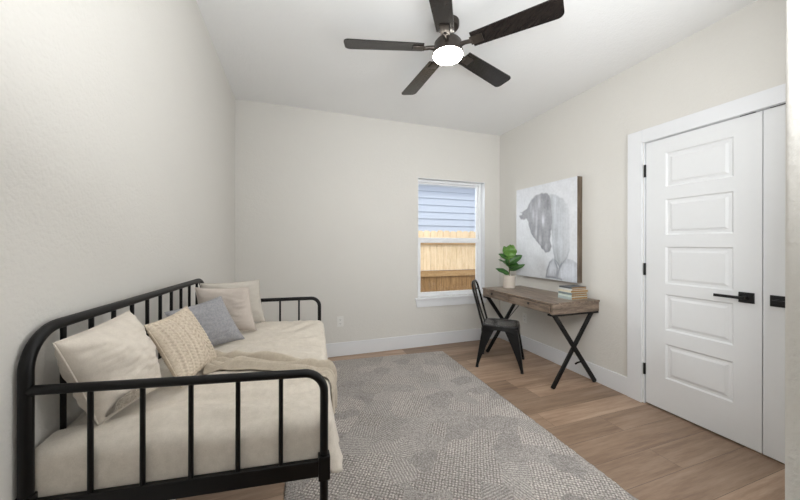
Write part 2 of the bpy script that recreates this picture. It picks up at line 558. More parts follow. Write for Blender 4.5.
# closet doors: five raised panels each
PZ = [(1.698, 1.956), (1.337, 1.607), (.968, 1.248), (.618, .890), (.253, .515)]
def door_leaf(bm, xf, y0, y1, z0, z1, py0, py1):
    th = .035
    def q(a):
        bm.faces.new([bm.verts.new(p) for p in a])
    def F(ya, yb, za, zb, x=xf):
        q([(x, ya, za), (x, yb, za), (x, yb, zb), (x, ya, zb)])
    F(y0, py0, z0, z1); F(py1, y1, z0, z1)
    zz = sorted(PZ)
    prev = z0
    for za, zb in zz:
        F(py0, py1, prev, za)
        prev = zb
        loops = [(0, 0), (.010, .009), (.026, .009), (.042, .003)]
        for (i0, d0), (i1, d1) in zip(loops, loops[1:]):
            a = [(xf + d0, py0 + i0, za + i0), (xf + d0, py1 - i0, za + i0), (xf + d0, py1 - i0, zb - i0), (xf + d0, py0 + i0, zb - i0)]
            b = [(xf + d1, py0 + i1, za + i1), (xf + d1, py1 - i1, za + i1), (xf + d1, py1 - i1, zb - i1), (xf + d1, py0 + i1, zb - i1)]
            for k in range(4):
                q([a[k], a[(k + 1) % 4], b[(k + 1) % 4], b[k]])
        i, d = loops[-1]
        F(py0 + i, py1 - i, za + i, zb - i, xf + d)
    F(py0, py1, prev, z1)
    F(y0, y1, z0, z1, xf + th)
    for ya in (y0, y1):
        q([(xf, ya, z0), (xf + th, ya, z0), (xf + th, ya, z1), (xf, ya, z1)])
    for za in (z0, z1):
        q([(xf, y0, za), (xf + th, y0, za), (xf + th, y1, za), (xf, y1, za)])
    bmesh.ops.remove_doubles(bm, verts=bm.verts[:], dist=1e-5)

XD = XR + .006
def closet_door(idx, y0, y1, hinge_y, lever_dir, rose_c):
    bm = bmesh.new()
    py = (1.159, 1.539) if y0 > 1 else (y0 + .137, y1 - .120)
    door_leaf(bm, XD, y0, y1, .012, DZ - .012, *py)
    d = struct(link('door_%d' % idx, bm, M['door']))
    for z0, z1 in ((1.80, 1.898), (1.021, 1.116), (.232, .32)):
        bm = bmesh.new()
        tube(bm, [(XD - .006, hinge_y, z0), (XD - .006, hinge_y, z1)], .0085, 12)
        link('hinge', bm, M['matte_black'], d, smooth='auto')
    bm = bmesh.new()
    box(bm, XD - .010, XD, rose_c - .035, rose_c + .035, .903, .968, .002)
    h = link('handle', bm, M['matte_black'], d)
    bm = bmesh.new()
    tube(bm, [(XD - .010, rose_c, .936), (XD - .052, rose_c, .936)], .011, 12)
    a, b = (rose_c - .012, rose_c + .135) if lever_dir > 0 else (rose_c - .135, rose_c + .012)
    box(bm, XD - .058, XD - .046, a, b, .927, .945, .002)
    link('lever', bm, M['matte_black'], h, smooth='auto')
    return d
closet_door(1, 1.0315, 1.6745, 1.6800, 1, 1.097)
closet_door(2, .3830, 1.0270, .3800, -1, .9615)
bm = bmesh.new()
box(bm, XR + .001, XR + .03, 1.060, 1.128, DZ - .0125, DZ - .0085)
box(bm, XR + .001, XR + .03, .930, .998, DZ - .0125, DZ - .0085)
struct(link('trim_2', bm, M['matte_black']))

# window
YW = YB + .075     # inner face of the vinyl frame
def ring(bm, x0, x1, z0, z1, wl, wr, wb, wt, ya, yb, bev=.003):
    box(bm, x0, x0 + wl, ya, yb, z0, z1, bev)
    box(bm, x1 - wr, x1, ya, yb, z0, z1, bev)
    box(bm, x0 + wl, x1 - wr, ya, yb, z0, z0 + wb, bev)
    box(bm, x0 + wl, x1 - wr, ya, yb, z1 - wt, z1, bev)
# painted returns of the opening
bm = bmesh.new()
box(bm, WX0, WX0 + .006, YB - .004, YB + .14, WZ0, WZ1)
box(bm, WX1 - .006, WX1, YB - .004, YB + .14, WZ0, WZ1)
box(bm, WX0 + .006, WX1 - .006, YB - .004, YB + .14, WZ1 - .006, WZ1)
struct(link('trim_3', bm, M['trim']))
wx0, wx1, wz0, wz1 = WX0 + .006, WX1 - .006, WZ0, WZ1 - .006
bm = bmesh.new()
ring(bm, wx0, wx1, wz0, wz1, .030, .030, .022, .028, YW, YW + .064)
win = struct(link('window_1', bm, M['vinyl']))
ZM = 1.328
bm = bmesh.new()
ring(bm, wx0 + .030, wx1 - .030, ZM - .035, wz1 - .028, .018, .018, .055, .018, YW + .034, YW + .056)
up = link('upper_sash', bm, M['vinyl'], win)
bm = bmesh.new()
ring(bm, wx0 + .030, wx1 - .030, wz0 + .022, ZM + .005, .036, .036, .030, .052, YW + .006, YW + .032)
lo = link('lower_sash', bm, M['vinyl'], win)
for nm, pa, z0, z1, y in (('upper', up, ZM + .020, wz1 - .046, YW + .044), ('lower', lo, wz0 + .052, ZM - .047, YW + .018)):
    d = .048 if nm == 'upper' else .066
    bm = B(wx0 + d, wx1 - d, y, y + .004, z0, z1)
    link('pane', bm, M['glass'], pa)
bm = bmesh.new()
box(bm, (wx0 + wx1) / 2 - .03, (wx0 + wx1) / 2 + .03, YW - .002, YW + .014, ZM + .005, ZM + .016, .003)
link('sash_lock', bm, M['vinyl'], win)
bm = bmesh.new()
box(bm, WX0 - .036, WX1 + .036, YB - .034, YB + .075, WZ0 - .022, WZ0, .004)
struct(link('window_sill', bm, M['trim']))
bm = bmesh.new()
vs = [(WX0 - .030, WZ0 - .022), (WX1 + .030, WZ0 - .022), (WX1 + .012, WZ0 - .112), (WX0 - .012, WZ0 - .112)]
a = [bm.verts.new((x, YB - .018, z)) for x, z in vs]; b = [bm.verts.new((x, YB, z)) for x, z in vs]
bm.faces.new(a); bm.faces.new(b[::-1])
for k in range(4):
    bm.faces.new((a[k], a[(k + 1) % 4], b[(k + 1) % 4], b[k]))
struct(link('trim_4', bm, M['trim']))

# ------------------------------------------------------------------ outside
struct(link('ground', B(-6, 14, YB + .14, 16, -.35, -.25), M['ground']))
FYF = 5.30
fen = thing('fence', 'light cedar board fence outside the window with darker boards at its foot', 'fence', (2.9, FYF, -.25))
bm = bmesh.new()
x = -2.4
k = 0
while x < 3.6:
    wd = .135
    zt = 1.775 + random.uniform(-.012, .012)
    dy = random.uniform(0, .004)
    vs = [(x, 1.02), (x + wd, 1.02), (x + wd, zt - .03), (x + wd - .03, zt), (x + .03, zt), (x, zt - .03)]
    a = [bm.verts.new((px, dy, pz)) for px, pz in vs]; b = [bm.verts.new((px, dy + .018, pz)) for px, pz in vs]
    bm.faces.new(a); bm.faces.new(b[::-1])
    for i in range(6):
        bm.faces.new((a[i], a[(i + 1) % 6], b[(i + 1) % 6], b[i]))
    x += wd + .004
link('board_panel', bm, M['fence'], fen)
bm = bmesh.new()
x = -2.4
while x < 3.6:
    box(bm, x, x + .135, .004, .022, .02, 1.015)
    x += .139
link('lower_board_panel', bm, M['fence_lower'], fen)['label'] = 'darker brown lower boards'
link('rail', B(-2.4, 3.6, -.040, -.001, .905, 1.005, .004), M['fence_rail'], fen)
link('rail', B(-2.4, 3.6, -.040, -.001, 1.505, 1.595, .004), M['fence_rail'], fen)
for px in (-1.9, .55, 3.0):
    link('post', B(px, px + .09, .024, .114, .0, 1.76, .004), M['fence_rail'], fen)

hs = thing('house', 'neighbouring house wall in pale blue lap siding seen over the fence', 'house', (4.4, 7.5, -.25))
bm = bmesh.new()
z = 0.0
while z < 3.2:
    vs = [(0, z), (-.036, z), (-.004, z + .183), (0, z + .183)]
    a = [bm.verts.new((-5, py, pz)) for py, pz in vs]; b = [bm.verts.new((5, py, pz)) for py, pz in vs]
    bm.faces.new(a); bm.faces.new(b[::-1])
    for i in range(4):
        bm.faces.new((a[i], a[(i + 1) % 4], b[(i + 1) % 4], b[i]))
    z += .183
link('siding', bm, M['siding'], hs)
link('wall_core', B(-5, 5, .001, .15, 0, 3.22), M['siding'], hs)
link('frieze_board', B(-5, 5, -.040, -.0045, 3.06, 3.22), M['eave'], hs)
link('soffit', B(-5.2, 5.2, -.36, -.0005, 3.221, 3.245), M['eave'], hs)
link('fascia', B(-5.2, 5.2, -.385, -.361, 3.185, 3.36), M['siding'], hs)
bm = bmesh.new()
vs = [(-.43, 3.361), (3.0, 5.2), (3.0, 5.26), (-.43, 3.42)]
a = [bm.verts.new((-5.3, py, pz)) for py, pz in vs]; b = [bm.verts.new((5.3, py, pz)) for py, pz in vs]
bm.faces.new(a); bm.faces.new(b[::-1])
for i in range(4):
    bm.faces.new((a[i], a[(i + 1) % 4], b[(i + 1) % 4], b[i]))
link('roof', bm, M['roof'], hs)

# ------------------------------------------------------------------ rug
RC = [Vector((-.06, .80)), Vector((1.600, .80)), Vector((1.662, 3.262)), Vector((.0, 3.395))]
def rug_fn(u, v):
    p = (RC[0] * (1 - u) + RC[1] * u) * (1 - v) + (RC[3] * (1 - u) + RC[2] * u) * v
    e = min(u, 1 - u, v, 1 - v)
    jag = .006 if e < 1e-6 else 0
    z = .0095 + .0012 * nz(p.x * 9, p.y * 9, 3) - (.004 if e < .004 else 0)
    return Vector((p.x + jag * nz(p.x * 70, p.y * 70), p.y + jag * nz(p.x * 70, p.y * 70, 9), z))
bm = bmesh.new()
sheet(bm, rug_fn, 110, 150, 0)
for v_ in list(bm.verts):
    pass
ret = bmesh.ops.extrude_edge_only(bm, edges=[e for e in bm.edges if e.is_boundary])
for v_ in [g for g in ret['geom'] if isinstance(g, bmesh.types.BMVert)]:
    v_.co.z = .0005
tag(link('rug', bm, M['rug'], smooth=True), 'large grey taupe patchwork woven area rug on the oak floor', 'rug')

# ------------------------------------------------------------------ daybed
bA, bB, bC, bD = Vector((-.545, .8917)), Vector((.076, .818)), Vector((.1507, 1.9345)), Vector((-.4727, 1.976))
ZARM, ZBACK, RT = .935, 1.068, .0105
RAIL0, RAIL1 = .664, .706
bed = thing('daybed', 'black metal spindle daybed along the left wall', 'daybed', (0, 0, 0))
def v3(p, z):
    return Vector((p.x, p.y, z))
def lerp2(a, b, t):
    return a * (1 - t) + b * t
bm = bmesh.new()
bw = (bD - bA).normalized()
tube(bm, fillet([v3(bA, .012), v3(bA, ZBACK), v3(bD, ZBACK - .002), v3(bD, .012)], .085, 12), .0125, 18)
link('back_frame', bm, M['black'], bed, smooth='auto')
L_ = (bD - bA).length
for k in range(10):
    t = .0905 * (k + 1) + .003
    p = lerp2(bA, bD, t)
    bm = bmesh.new()
    tube(bm, [v3(p, RAIL1 - .006), v3(p, ZBACK - .003)], .0062, 10)
    link('back_spindle', bm, M['black'], bed, smooth='auto')
def arm(a, b, ts, za, zb, nm):
    bm = bmesh.new()
    e = (b - a).normalized()
    tube(bm, fillet([v3(a + e * .006, za), v3(b, zb), v3(b, .024)], .05, 12), RT, 18)
    link(nm + '_frame', bm, M['black'], bed, smooth='auto')
    for t in ts:
        p = lerp2(a, b, t)
        bm = bmesh.new()
        tube(bm, [v3(p, RAIL1 - .006), v3(p, za + (zb - za) * t - .003)], .0056, 10)
        link('arm_spindle', bm, M['black'], bed, smooth='auto')
arm(bA, bB, [.187, .349, .508, .672, .831], .944, .930, 'near_arm')
arm(bD, bC, [.125, .30, .47, .64, .81], ZARM, ZARM - .001, 'far_arm')
def flat_rail(a, b, z0, z1, th, nm):
    e = (b - a).normalized(); n_ = Vector((-e.y, e.x)) * th / 2
    a2, b2 = a + e * .010, b - e * .010
    bm = bmesh.new()
    q0 = [v3(a2 + n_, z0), v3(b2 + n_, z0), v3(b2 - n_, z0), v3(a2 - n_, z0)]
    q1 = [v3(p, z1) for p in (a2 + n_, b2 + n_, b2 - n_, a2 - n_)]
    A_ = [bm.verts.new(p) for p in q0]; C_ = [bm.verts.new(p) for p in q1]
    bm.faces.new(A_[::-1]); bm.faces.new(C_)
    for k in range(4):
        bm.faces.new((A_[k], A_[(k + 1) % 4], C_[(k + 1) % 4], C_[k]))
    bmesh.ops.bevel(bm, geom=bm.edges[:], offset=.0015, segments=1, affect='EDGES')
    return link(nm, bm, M['black'], bed)
flat_rail(bA, bB, RAIL0, RAIL1, .014, 'end_rail')
flat_rail(bD, bC, RAIL0, RAIL1, .014, 'end_rail')
flat_rail(bB, bC, RAIL0, RAIL1, .014, 'side_rail')
flat_rail(bA, bD, RAIL0, RAIL1, .014, 'side_rail')
for p, zf in ((bA, 0), (bB, .0112), (bC, .0112), (bD, 0)):
    bm = B(p.x - .0145, p.x + .0145, p.y - .0145, p.y + .0145, RAIL0 - .006, RAIL1 + .012, .002)
    link('corner_bracket', bm, M['black'], bed)
    bm = bmesh.new()
    lathe(bm, [(0, 0), (.015, 0), (.016, .003), (.016, .022), (.0128, .026), (.0128, .03)], 18, (p.x, p.y, zf))
    link('foot_cap', bm, M['black'], bed, smooth='auto')
for k in range(9):
    t = .06 + .11 * k
    a, b = lerp2(bA, bD, t), lerp2(bB, bC, t)
    e = (b - a).normalized()
    a, b = a + e * .0085, b - e * .0085
    bm = bmesh.new()
    tube(bm, [v3(a, RAIL0 + .012), v3(b, RAIL0 + .012)], .006, 8)
    link('support_slat', bm, M['black'], bed, smooth='auto')

# mattress: bilinear in the bed's plan, inset from the frame
def bedxy(s, t):
    """s across from back (0) to front (1), t along from the near end (0) to the far end (1)"""
    p = lerp2(lerp2(bA, bB, s), lerp2(bD, bC, s), t)
    return p
def rounded_block(s0, s1, t0, t1, z0, z1, r):
    bm = bmesh.new()
    c = [bedxy(s0, t0), bedxy(s1, t0), bedxy(s1, t1), bedxy(s0, t1)]
    lo_ = [bm.verts.new(v3(p, z0)) for p in c]; hi = [bm.verts.new(v3(p, z1)) for p in c]
    bm.faces.new(lo_[::-1]); bm.faces.new(hi)
    for k in range(4):
        bm.faces.new((lo_[k], lo_[(k + 1) % 4], hi[(k + 1) % 4], hi[k]))
    bmesh.ops.bevel(bm, geom=bm.edges[:], offset=r, segments=4, profile=.5, affect='EDGES')
    return bm
ZM0, ZM1 = RAIL0 + .0195, .782
tag(link('mattress', rounded_block(.060, .955, .060, .960, ZM0, ZM1, .030), M['mattress'], smooth='auto'),
    'slim ivory mattress lying under the linen spread on the black daybed', 'mattress')

# linen spread: a cloth over the mattress that turns down on all four sides
SU, SV = .985, .0           # (kept for reference) front edge in s
S0, S1, T0, T1 = .022, .984, .040, .975
DN, DF, DB, DR = .150, .190, .12, .10
def wrinkle(p):
    q = p.y + .10 * nz(p.x * 3.0, p.y * 3.0, 7.7)
    h = .0100 * nz(p.x * 3.2, q * 12, 1.3)
    h += .0130 * (1 - abs(nz(p.x * 3.5 + 3, q * 17 - p.x * 4, 5.1)) * 2.2)
    h += .0018 * nz(p.x * 26, p.y * 30, 2.2)
    return h
def cloth(cu, cv, lift=0.0, df=None):
    """cu,cv: cloth coords, 0..1 on the top; beyond it the cloth turns down (1 unit beyond = whole drop)"""
    ou = cu - 1 if cu > 1 else (cu if cu < 0 else 0)
    ov = cv - 1 if cv > 1 else (cv if cv < 0 else 0)
    uu, vv = min(max(cu, 0), 1), min(max(cv, 0), 1)
    p = bedxy(S0 + (S1 - S0) * uu, T0 + (T1 - T0) * vv)
    crown = .012 * (4 * uu * (1 - uu)) ** .6 * (4 * vv * (1 - vv)) ** .5
    z = .800 + crown + wrinkle(p)
    m_ = max(abs(ou), abs(ov))
    ex = (bedxy(1, vv) - bedxy(0, vv)).normalized()
    ey = (bedxy(uu, 1) - bedxy(uu, 0)).normalized()
    r = .034
    if m_ > 0:
        phi = math.atan2(abs(ou), abs(ov))
        f = phi / (PI / 2)
        front = (df if df else DF) if ou >= 0 else DB
        end = DN if ov <= 0 else DR
        drop = (end * (1 - f) + front * f) * m_
        d2 = ex * math.copysign(math.sin(phi), ou) + ey * math.copysign(math.cos(phi), ov if ov else 1)
        a = min(drop / r, PI / 2)
        out = r * math.sin(a)
        dz = r * (1 - math.cos(a)) + max(0, drop - r * PI / 2)
        if ou > 0:
            hang = max(0, drop - r)
            out += f * (hang * (.04 + .05 * math.sin(p.y * 31 + 1.0)) + .003 * math.sin(p.y * 70) * min(1, hang / .08))
            out += f * .26 * hang * max(0, 1 - abs(vv - .05) / .16) * (hang / .2)
        else:
            out += .0025 * nz(p.x * 14, p.y * 14, dz * 20)
        p = p + d2 * (out + lift)
        z -= dz
        z += lift * max(0, 1 - dz / r)
    else:
        z += lift
    return v3(p, z)
def axis(n_top, n_a, n_b):
    return [-1 + i / n_a for i in range(n_a)] + [i / n_top for i in range(n_top)] + [1 + i / n_b for i in range(n_b + 1)]
AU, AV = axis(46, 12, 20), axis(80, 12, 8)
bm = bmesh.new()
sheet(bm, lambda u, v: cloth(AU[round(u * (len(AU) - 1))], AV[round(v * (len(AV) - 1))]), len(AU) - 1, len(AV) - 1, .002)
tag(link('bedspread', bm, M['linen'], smooth=True), 'cream linen bedspread draped over the daybed mattress and its front edge', 'bedspread')

# folded throw across the mattress
def throw_fn(u, v):
    cu = .36 + u * 1.44                     # runs from behind the pillows over the front edge
    vc = .365 - .105 * min(1, (cu - .36) / .64) + .012 * math.sin(u * 7)
    half = .072 + .008 * math.sin(u * 9) - .012 * max(0, cu - 1)
    cv = vc + (v - .5) * 2 * half
    e = min(1, 7 * min(v, 1 - v) + .12)
    fold = abs(math.sin(v * PI * 4 + .35 * math.sin(u * 6))) ** .5
    lift = .006 + .026 * fold * (.65 + .35 * math.sin(v * 9 + u * 4)) * e
    return cloth(cu, cv, lift, .19)
bm = bmesh.new()
sheet(bm, throw_fn, 90, 96, .003)
tag(link('throw_blanket', bm, M['throw'], smooth=True), 'oatmeal throw blanket folded across the daybed and hanging over its front', 'throw blanket')

# ------------------------------------------------------------------ pillows
def pillow(name, label, TL, TR, BR, BL, T, mat, seed=0, knit=False, pinch=.07, wr=1.0):
    TL, TR, BR, BL = map(Vector, (TL, TR, BR, BL))
    nn = ((TR - BL).cross(TL - BR)).normalized()
    if nn.dot(Vector((0, 0, 1.2)) - (TL + BR) / 2) < 0:
        nn = -nn
    n = 130 if knit else 44
    bm = bmesh.new()
    uvl = bm.loops.layers.uv.new('face')
    def pt(u, v, side):
        a, b = 2 * u - 1, 2 * v - 1
        # edges are drawn in between the corners
        pu = u + (.5 - u) * pinch * (1 - b * b) ** 1.0 * abs(a) * 1.0
        pv = v + (.5 - v) * pinch * (1 - a * a) ** 1.0 * abs(b) * 1.0
        p = (BL * (1 - pu) + BR * pu) * (1 - pv) + (TL * (1 - pu) + TR * pu) * pv
        ea, eb = 1 - abs(a) ** 2.4, 1 - abs(b) ** 2.4
        h = T / 2 * (max(0, ea) * max(0, eb)) ** .55
        h *= 1 + .10 * wr * nz(p.x * 13 + seed, p.y * 13, p.z * 13)
        rad = max(abs(a), abs(b))
        if knit:
            q = abs(u - .64)
            if q < .095:
                h += .0042 * abs(math.sin(v * 30 + q * 46)) * (1 - (q / .095) ** 4)
            elif q < .115:
                h -= .002
            else:
                h += .0016 * math.sin(u * 62) + .0010 * math.sin(v * 120 + math.sin(u * 62) * 1.5)
        h += wr * .0032 * nz(a * 3 + seed, b * 9, 4.0) * (1 - rad ** 4)
        h += wr * .0040 * math.sin(math.atan2(b, a) * 9 + seed) * max(0, rad - .45) * (1 - rad) * 3
        return p + nn * h * side
    grids = []
    for side in (1, -1):
        g = [[None] * (n + 1) for _ in range(n + 1)]
        for i in range(n + 1):
            for j in range(n + 1):
                edge = i in (0, n) or j in (0, n)
                if side < 0 and edge:
                    g[i][j] = grids[0][i][j]
                else:
                    g[i][j] = bm.verts.new(pt(i / n, j / n, side))
        grids.append(g)
        for i in range(n):
            for j in range(n):
                q = [(i, j), (i + 1, j), (i + 1, j + 1), (i, j + 1)]
                if side < 0:
                    q = q[::-1]
                f = bm.faces.new([g[a][b] for a, b in q])
                for lp, (a, b) in zip(f.loops, q):
                    lp[uvl].uv = (a / n, b / n)
    o = link(name, bm, mat, smooth=True)
    tag(o, label, 'pillow', 'pillows on the daybed')
    # piped seam around the edge
    pts = [pt(i / n, 0, 0) for i in range(n)] + [pt(1, i / n, 0) for i in range(n)] + [pt(1 - i / n, 1, 0) for i in range(n)] + [pt(0, 1 - i / n, 0) for i in range(n + 1)]
    bm = bmesh.new()
    tube(bm, pts, .0019, 6)
    link('seam', bm, mat, o, smooth=True)
    return o, pt

p1, pt1 = pillow('pillow', 'large cream pillow in the near left corner of the daybed, closest to the camera',
    (-.502, .895, 1.041), (-.468, 1.145, 1.060), (-.385, 1.125, .826), (-.452, .957, .815), .140, M['pillow_cream'], 1, wr=2.4, pinch=.04)
bm = bmesh.new()
def lace_fn(u, v):
    c = pt1(.05 + .42 * u, .055 + .020 * u + .15 * v * (math.sin(PI * min(1, max(0, u))) ** .6 + .02), 1)
    return c + Vector((.010, -.012, .005)) * (.25 + 1.1 * abs(nz(u * 8, v * 5, 2)))
sheet(bm, lace_fn, 30, 10, .002)
link('lace_trim', bm, M['lace'], p1, smooth=True)['label'] = 'crumpled ivory crochet trim'
pillow('pillow', 'tan cable knit pillow leaning between the cream and the slate grey pillows',
    (-.416, 1.108, 1.020), (-.365, 1.305, 1.036), (-.268, 1.326, .826), (-.322, 1.102, .826), .078, M['knit'], 2, knit=True, wr=.5)
pillow('pillow', 'slate grey pillow tilted behind the tan cable knit pillow',
    (-.455, 1.375, 1.005), (-.308, 1.570, 1.027), (-.213, 1.580, .824), (-.392, 1.425, .824), .080, M['pillow_gray'], 3)
pillow('pillow', 'pale blush pillow standing behind the slate grey pillow',
    (-.445, 1.712, 1.053), (-.213, 1.725, 1.044), (-.177, 1.715, .824), (-.430, 1.730, .824), .070, M['pillow_rose'], 4)
pillow('pillow', 'ivory pillow at the far end, rearmost against the daybed arm',
    (-.450, 1.820, 1.060), (-.178, 1.870, 1.065), (-.148, 1.890, .824), (-.445, 1.850, .824), .065, M['pillow_ivory'], 5)

# ------------------------------------------------------------------ desk
DX0, DX1, DYN, DYF, DTOP = 2.100, 2.646, 2.062, 3.090, .757
desk = thing('desk', 'weathered oak writing desk with black crossed metal legs by the right wall', 'desk', ((DX0 + DX1) / 2, (DYN + DYF) / 2, 0))
def D(x0, x1, y0, y1, z0, z1, bev=.002):
    cx, cy = (DX0 + DX1) / 2, (DYN + DYF) / 2
    return B(x0 - cx, x1 - cx, y0 - cy, y1 - cy, z0, z1, bev)
def dpt(x, y, z):
    return (x - (DX0 + DX1) / 2, y - (DYN + DYF) / 2, z)
link('desktop', D(DX0 - .006, DX1, DYN - .006, DYF + .006, DTOP - .016, DTOP), M['desk'], desk)
link('end_panel', D(DX0, DX1 - .004, DYN, DYN + .018, .656, DTOP - .0163), M['desk_end'], desk)
link('end_panel', D(DX0, DX1 - .004, DYF - .018, DYF, .656, DTOP - .0163), M['desk_end'], desk)
link('back_panel', D(DX1 - .022, DX1 - .004, DYN + .0183, DYF - .0183, .656, DTOP - .0163), M['desk'], desk)
link('bottom_panel', D(DX0 + .018, DX1 - .0223, DYN + .0183, DYF - .0183, .656, .666), M['desk'], desk)
ydiv = 2.625
link('divider', D(DX0 + .03, DX0 + .2, ydiv - .004, ydiv + .004, .6665, DTOP - .0163), M['desk'], desk)
for (ya, yb, yk) in ((DYN + .024, ydiv - .006, 2.335), (ydiv + .006, DYF - .024, 2.895)):
    d = link('drawer', D(DX0 - .004, DX0 + .016, ya, yb, .664, DTOP - .022), M['desk'], desk)
    bm = bmesh.new()
    c = dpt(DX0 - .004, yk, .712)
    tube(bm, [c, (c[0] - .010, c[1], c[2])], .004, 10)
    tube(bm, [(c[0] - .010, c[1], c[2]), (c[0] - .013, c[1], c[2]), (c[0] - .019, c[1], c[2])], [.006, .012, .010], 14)
    link('knob', bm, M['matte_black'], d, smooth='auto')
def bar(p, q, w_, d_):
    """rectangular bar between two points lying in a plane of constant y"""
    p, q = Vector(p), Vector(q)
    t = (q - p).normalized(); n_ = Vector((0, 1, 0)).cross(t).normalized() * w_ / 2; k = Vector((0, d_ / 2, 0))
    bm = bmesh.new()
    a = [bm.verts.new(p + s * n_ + r * k) for s, r in ((1, 1), (-1, 1), (-1, -1), (1, -1))]
    b = [bm.verts.new(q + s * n_ + r * k) for s, r in ((1, 1), (-1, 1), (-1, -1), (1, -1))]
    bm.faces.new(a); bm.faces.new(b[::-1])
    for i in range(4):
        bm.faces.new((a[i], a[(i + 1) % 4], b[(i + 1) % 4], b[i]))
    bmesh.ops.bevel(bm, geom=bm.edges[:], offset=.0015, segments=1, affect='EDGES')
    return bm
for yy, s in ((DYN + .032, 1), (DYF - .032, -1)):
    link('leg_mount', D(DX0 + .004, DX1 - .006, yy - .030, yy + .030, .640, .6555, .001), M['black'], desk)
    link('leg', bar(dpt(DX0 + .045, yy - .008, .645), dpt(DX1 - .020, yy - .008, .002), .040, .0155), M['black'], desk)
    link('leg', bar(dpt(DX1 - .045, yy + .008, .645), dpt(DX0 + .040, yy + .008, .002), .040, .0155), M['black'], desk)
    bm = bmesh.new()
    xm = (DX0 + DX1) / 2
    tube(bm, [dpt(xm, yy + s * .016, .335), dpt(xm, yy + s * .33, .663)], .004, 8)
    link('brace', bm, M['black'], desk, smooth='auto')
bm = bmesh.new()
tube(bm, [dpt(2.475, DYN + .020, .212), dpt(2.40, DYN + .018, .206), dpt(2.378, DYN + .018, .198)], .0075, 8)
link('leg_stop', bm, M['black'], desk, smooth='auto')

# ------------------------------------------------------------------ metal cafe chair
ang = math.radians(-42)
chair = thing('cafe_chair', 'black stamped metal cafe chair turned slightly at the oak desk', 'chair', (2.090, 2.745, 0), ang)
ZS, SD, SW = .432, .180, .170     # seat height, half depth, half width; local x forward, y to the far side
def seat_fn(u, v):
    a, b = 2 * u - 1, 2 * v - 1
    k = .90
    # squircle outline
    r = max(abs(a), abs(b))
    if r > 1e-6:
        n4 = (abs(a) ** 6 + abs(b) ** 6) ** (1 / 6)
        a2, b2 = a * r / n4, b * r / n4
    else:
        a2, b2 = a, b
    taper = 1 + .06 * a2
    z = ZS - .010 * max(0, 1 - (r / .82) ** 4) if r < .82 else ZS + .003 * math.sin((r - .82) / .18 * PI)
    return Vector((a2 * SD, b2 * SW * taper, z))
bm = bmesh.new()
sheet(bm, seat_fn, 34, 34, .004)
seat = link('seat', bm, M['seat_sheen'], chair, smooth=True)
# skirt below the seat
bm = bmesh.new()
def skirt_fn(u, v):
    th = u * 2 * PI
    c, s = math.cos(th), math.sin(th)
    k = (abs(c) ** 6 + abs(s) ** 6) ** (-1 / 6)
    a, b = c * k, s * k
    mid = 1 - min(1, min(abs(abs(a) - abs(b)), 1) * 1.0)      # 1 at the corners, 0 mid-side
    low = .040 + .055 * mid ** 2.0
    o_ = 1.0 + .05 * v
    return Vector((a * SD * o_, b * SW * (1 + .06 * a) * o_, ZS - .004 - low * v))
sheet(bm, skirt_fn, 96, 6, .002)
bmesh.ops.remove_doubles(bm, verts=bm.verts[:], dist=1e-5)
link('apron', bm, M['black'], chair, smooth=True)
for sx in (1, -1):
    for sy in (1, -1):
        bm = bmesh.new()
        top = Vector((sx * SD * .93, sy * SW * .95 * (1 + .06 * sx), ZS - .022))
        bot = Vector((sx * .226, sy * .215, .012))
        n_ = 14
        rings = []
        for i in range(n_ + 1):
            t = i / n_
            c = top.lerp(bot, t)
            wd = .105 * (1 - t) ** 1.3 + .022
            # an open angle section folded around the corner
            p0 = c + Vector((-sx * wd, sy * .004, 0)); p1_ = c + Vector((-sx * .006, sy * .004, 0)); p2_ = c + Vector((sx * .002, sy * .002, 0)); p3_ = c + Vector((sx * .004, -sy * .006, 0)); p4_ = c + Vector((sx * .004, -sy * wd, 0))
            inn = Vector((-sx * .004, -sy * .004, 0))
            ring_ = [p0, p1_, p2_, p3_, p4_, p4_ + Vector((-sx * .005, 0, 0)), c + inn, p0 + Vector((0, -sy * .005, 0))]
            rings.append([bm.verts.new(p) for p in ring_])
        for i in range(n_):
            for k in range(8):
                bm.faces.new((rings[i][k], rings[i][(k + 1) % 8], rings[i + 1][(k + 1) % 8], rings[i + 1][k]))
        bm.faces.new(rings[0]); bm.faces.new(rings[-1][::-1])
        lg = link('leg', bm, M['black'], chair, smooth='auto')
        bm = B(bot.x - sx * .010 - .014, bot.x - sx * .010 + .014, bot.y - sy * .010 - .014, bot.y - sy * .010 + .014, 0, .016, .003)
        link('foot_cap', bm, M['matte_black'], lg)
# back hoop leaning rearwards
def bk(y, z):
    return Vector((-SD + .012 - (z - ZS) * .27, y, z))
bm = bmesh.new()
path = fillet([bk(-SW * .95, ZS - .02), bk(-.165, .858), bk(.165, .858), bk(SW * .95, ZS - .02)], .10, 12)
tube(bm, path, .0115, 12)
link('back_hoop', bm, M['black'], chair, smooth='auto')
bm = bmesh.new()
def splat_fn(u, v):
    z = ZS - .012 + u * (.850 - ZS + .012)
    wd = .036 + .012 * u
    p = bk((v - .5) * 2 * wd, z)
    p.x += .004 * math.cos((v - .5) * PI) - .012 * math.sin(u * PI)
    return p
sheet(bm, splat_fn, 24, 8, .003)
link('back_splat', bm, M['black'], chair, smooth='auto')
bm = bmesh.new()
tube(bm, [bk(-.163, .765), bk(-.07, .768) + Vector((-.012, 0, 0)), bk(0, .766) + Vector((-.016, 0, 0)), bk(.07, .768) + Vector((-.012, 0, 0)), bk(.163, .765)], .007, 10)
link('back_rail', bm, M['black'], chair, smooth='auto')

